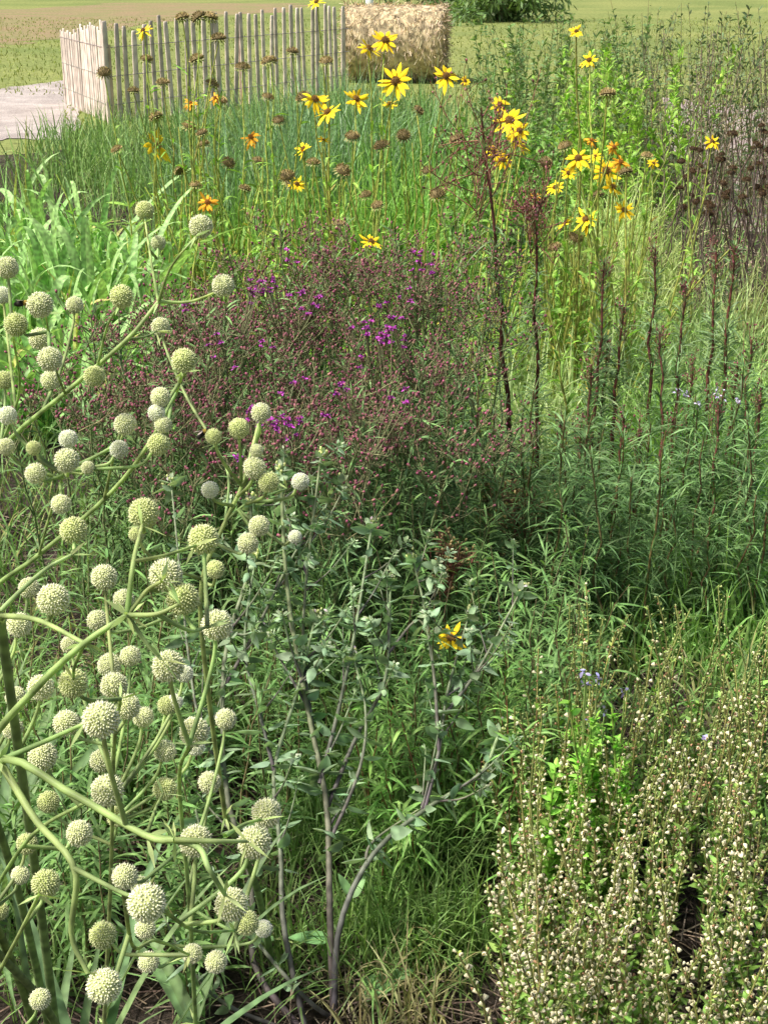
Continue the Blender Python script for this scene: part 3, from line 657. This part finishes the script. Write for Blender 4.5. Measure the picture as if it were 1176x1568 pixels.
def rattlesnake():
    TE=ery_tmpl()
    heads=[(222,322,30),(308,347,38),(342,437,36),(243,372,24),(12,410,36),(187,454,38),(115,467,28),(62,467,42),(5,452,28),(246,500,30),(25,497,38),(62,519,36),(77,550,40),(78,582,32),(145,576,34),(282,552,40),(8,582,30),(12,636,30),(246,608,32),(240,632,28),(250,650,28),(192,650,36),(243,680,36),(105,672,30),(52,686,24),(183,688,30),(10,684,28),(103,705,40),(135,716,22),(55,725,34),(94,772,32),(113,812,44),(221,786,50),(210,818,26),(322,750,28),(327,668,26),(366,656,34),(400,632,32),(393,690,22),(390,716,36),(412,738,34),(460,737,28),(397,805,34),(380,832,34),(452,822,22),(312,826,50),(160,884,42),(254,881,54),(82,918,52),(45,900,34),(190,918,34),(280,917,54),(333,957,50),(30,957,40),(150,950,34),(108,987,30),(258,1020,52),(200,1005,34),(168,1018,38),(113,1046,48),(63,1053,42),(175,1050,44),(25,1067,34),(283,1032,28),(155,1102,60),(195,1082,42),(257,1080,32),(220,1098,34),(102,1107,42),(298,1120,48),(346,1101,34),(20,1115,34),(66,1158,46),(156,1165,38),(165,1210,52),(253,1150,36),(253,1208,38),(321,1198,36),(180,1250,34),(75,1228,36),(122,1276,42),(42,1292,34),(300,1288,52),(408,1245,48),(390,1290,54),(192,1342,42),(32,1340,30),(71,1353,46),(225,1383,62),(355,1385,54),(223,1422,34),(378,1413,40),(404,1422,28),(158,1432,44),(295,1460,32),(331,1473,36),(160,1510,56),(228,1473,34),(62,1530,34),(0,1395,30),(215,1355,30),(300,1143,30),(330,872,30),(268,1075,26)]
    H=[]
    for u,v,s in heads:
        if v<600: d=min(max(1184*.026/s,.78),1.0)
        else: d=min(max(1184*.0262/s,.5),.82)
        if 300<u and v<860 and s<40: d=max(d,.85)
        H.append((u,v,s,d))
    S1=(0,1165,.58)
    stems=[
     ([(-60,1500,.75),(-35,1300,.64),(0,1165,.58),(110,1215,.56),(225,1280,.545),(268,1286,.54)],.0042),
     ([S1,(55,1255,.56),(115,1330,.54),(110,1430,.55),(135,1490,.55)],.0034),
     ([(115,1330,.54),(190,1368,.52),(215,1372,.51)],.0022),
     ([(225,1280,.545),(300,1295,.54),(320,1330,.53),(345,1370,.54)],.003),
     ([(268,1286,.54),(330,1288,.54),(378,1288,.55)],.0025),
     ([(345,1280,.545),(375,1262,.56),(400,1255,.57)],.002),
     ([(225,1280,.545),(238,1240,.6),(250,1215,.66)],.0018),
     ([(190,1368,.52),(205,1450,.62),(240,1440,.65),(290,1462,.7)],.002),
     ([(245,1390,.55),(300,1425,.6),(360,1425,.64)],.002),
     ([S1,(70,1135,.575),(130,1108,.56)],.0028),
     ([(-60,1300,.7),(-20,1150,.63),(60,1050,.6),(130,985,.58),(195,942,.57)],.004),
     ([(195,942,.57),(205,860,.57),(218,805,.6)],.0026),
     ([(195,942,.57),(225,905,.57),(248,890,.56)],.0024),
     ([(195,942,.57),(240,940,.56),(275,925,.56)],.0024),
     ([(240,940,.56),(290,965,.57),(318,960,.58)],.0022),
     ([(195,942,.57),(225,985,.57),(248,1010,.57)],.0024),
     ([(0,942,.62),(60,950,.6),(130,985,.58)],.003),
     ([(130,985,.58),(115,1020,.6),(113,1040,.62)],.002),
     ([(-80,1050,.7),(-20,960,.64),(60,880,.66),(110,850,.68)],.003),
     ([(205,860,.57),(255,850,.58),(300,835,.6)],.002),
     ([(-200,1100,1.2),(-120,850,1.1),(0,690,.98),(100,602,.93),(195,520,.9),(243,462,.9)],.0042),
     ([(243,462,.9),(290,462,.9),(330,448,.88)],.0024),
     ([(243,462,.9),(232,400,.94),(223,340,.98)],.0022),
     ([(243,462,.9),(262,410,.88),(300,362,.84)],.0022),
     ([(195,520,.9),(225,515,.92),(240,507,.95)],.002),
     ([(150,560,.91),(165,500,.88),(183,468,.83)],.002),
     ([(100,602,.93),(85,560,.86),(70,480,.8)],.002),
     ([(0,690,.98),(30,600,.92),(20,510,.85)],.0024),
     ([(-150,1150,1.1),(-60,950,1.0),(60,850,.95),(160,765,.92),(215,700,.9),(262,620,.87),(280,570,.82)],.0038),
     ([(160,765,.92),(175,700,.88),(190,662,.87)],.002),
     ([(60,850,.95),(80,780,.9),(100,720,.82)],.002),
     ([(345,1250,1.0),(318,1050,.92),(308,900,.88),(345,800,.88),(372,740,.88),(396,650,.93)],.0036),
     ([(345,800,.88),(350,730,.9),(330,680,.95)],.002),
     ([(345,800,.88),(380,770,.88),(440,748,.92)],.002),
     ([(-40,1420,.8),(40,1290,.72),(120,1235,.68),(160,1222,.6)],.0026),
     ([(-40,1560,.75),(20,1450,.68),(60,1370,.64)],.0026),
     ([(300,1568,.9),(290,1380,.8),(275,1200,.72),(290,1140,.62)],.003),
     ([(160,1568,.95),(170,1350,.85),(175,1150,.75),(185,1070,.68)],.003),
    ]
    mb=MB(); mh=MB(); pts=[]
    C0=(.165,.235,.10); C1=(.27,.36,.165); K=.86
    for l,r in stems:
        P=smooth_path([WD(*a) for a in l],20); tube(mb,P,(r*K*np.linspace(1,.62,20))[None],C0,8,.08,C1); pts.append(P)
        k=4; rib(mb,np.repeat(P[-1][None],k,0),rng.normal(size=(k,3))+Z*.3,.02,.003,.1,C1,2,'leaf',1)
        if r>=.0026 and l[0][0]>-20:
            k=5; rib(mb,np.repeat(P[0][None],k,0),rng.normal(size=(k,3)),.022,.004,.1,C1,2,'leaf',1)
    for l,gp in [((-60,1500,.75),(-.50,.42)),((-60,1300,.7),(-.50,.47)),((-80,1050,.7),(-.55,.6)),((-200,1100,1.2),(-.85,.95)),((-150,1150,1.1),(-.75,.85)),((345,1250,1.0),(-.2,.75)),((-40,1420,.8),(-.46,.5)),((-40,1560,.75),(-.48,.4)),((300,1568,.9),(-.24,.5)),((160,1568,.95),(-.36,.5)),((0,942,.62),(-.5,.5))]:
        a=WD(*l); gp=(gp[0]*1.0,float(fY(gp[1]))); P=smooth_path([[gp[0],gp[1],0],[(gp[0]*.6+a[0]*.4),(gp[1]*.6+a[1]*.4),a[2]*.5],a],12)
        tube(mb,P,np.linspace(.007,.0042,12)[None],(.12,.18,.08),8); pts.append(P)
    allp=np.concatenate(pts)
    for u,v,s,d in H:
        p=WD(u,v,d); r=s/2*d*1.774/F*.98
        m=(allp[:,2]<p[2]+.01)
        cand=allp[m]; dist=np.linalg.norm(cand-p,axis=1)+.35*np.abs(cand[:,2]-(p[2]-.1)); j=cand[np.argmin(dist)]
        dv=nrm(p-j); ax=nrm(dv*.8+np.array([0,0,.7]))
        e=p-ax*r*.85; L=np.linalg.norm(e-j)
        P=smooth_path([j,j*.45+e*.55-Z*L*.10,e-ax*min(.02,L*.2),e],12)
        tube(mb,P,np.linspace(.0021,.0016,12)[None],C0,6,.1,C1)
        gg=U(.9,1.06); tint=np.array([[1,1,1]])*gg*(np.array([[1.0,1.0,1.0]]) if U(0,1)<.6 else np.array([[.86,.9,.70]]))
        if s<32 and U(0,1)<.6: tint=tint*np.array([[1.06,1.06,1.3]])
        stamp(mh,TE,p,ax,r,tint=tint)
    for c,n in(((-.5,.46,0),34),((-.75,.85,0),30),((-.3,.55,0),6)):
        a=U(0,2*PI,n); D=np.c_[np.cos(a)*.6,np.sin(a)*.6,U(.5,1.4,n)]
        rib(mb,np.array([[c[0],float(fY(c[1])),0]])+np.c_[rng.normal(0,.03,(n,2)),np.zeros(n)],D,U(.35,.75,n),U(.018,.028,n),.35,(.10,.165,.08),7,'blade',.2,.35,.15)
    ob=mb.build('rattlesnake_master_plant',M_leaf); o=mh.build('flower_heads',M_head); o.parent=ob; o.location=o.location-ob.location
rattlesnake()
def bee(p,d):
    mb=MB(); d=nrm(np.array(d,float)); up=nrm(Z-d*d[2]); sd=np.cross(d,up)
    for off,ra,rl,c in((-.0055,.0034,.006,(.02,.018,.015)),(.001,.0032,.0036,(.35,.26,.05)),(.0055,.002,.002,(.02,.02,.02))):
        V=[];q=[];k=10
        for i in range(9):
            a=-PI/2+i*PI/8
            for j in range(k):
                b=j*2*PI/k; V.append(p+d*(off+math.sin(a)*rl)+(sd*math.cos(b)+up*math.sin(b))*max(math.cos(a),.02)*ra)
        for i in range(8):
            for j in range(k): q.append((i*k+j,i*k+(j+1)%k,(i+1)*k+(j+1)%k,(i+1)*k+j))
        mb.add(V,c,q)
    for s in(-1,1):
        rib(mb,(p+up*.003)[None],(-d*.8+sd*s*.6+up*.3)[None],.012,.0045,0,(.3,.28,.25),4,'leaf',0,S=(sd+d*.5)[None])
        for f in(-.002,.001,.004): tube(mb,np.array([p+d*f,p+d*f+sd*s*.005-up*.001,p+d*(f-.001)+sd*s*.007-up*.005]),.0004,(.02,.02,.02),4)
    mb.build('bumblebee',M_dry)
bee(WD(320,672,.95)+np.array([-.004,-.01,.012]),(.5,.3,.4)); bee(WD(38,464,.86),(1,.2,.1))

# ---------------------------------------------------------------- light, sky, camera
sc=bpy.context.scene
el,az=math.radians(56),math.radians(-108)
sd=Vector((math.sin(az)*math.cos(el),math.cos(az)*math.cos(el),math.sin(el)))
w=bpy.data.worlds.new('World'); sc.world=w; w.use_nodes=True
sk=w.node_tree.nodes.new('ShaderNodeTexSky'); sk.sky_type='NISHITA'; sk.sun_disc=False; sk.sun_elevation=el; sk.sun_rotation=az
sk.dust_density=6
bg=w.node_tree.nodes['Background']; bg.inputs[1].default_value=.15; w.node_tree.links.new(sk.outputs[0],bg.inputs[0])
sun=bpy.data.lights.new('sun','SUN'); sun.energy=4.8; sun.angle=math.radians(6); sun.color=(1,.95,.87)
so=bpy.data.objects.new('sun',sun); so.rotation_euler=sd.to_track_quat('Z','Y').to_euler(); sc.collection.objects.link(so)
cd=bpy.data.cameras.new('camera'); cam=bpy.data.objects.new('camera',cd); sc.collection.objects.link(cam)
cd.sensor_fit='VERTICAL'; cd.sensor_height=24; cd.lens=24*F/1568; cd.clip_end=2000; cd.clip_start=.02
cam.location=(0,0,CH); cam.rotation_euler=(math.radians(90)-PT,0,0); sc.camera=cam
sc.view_settings.view_transform='Standard'; sc.view_settings.look='None'; sc.view_settings.exposure=0
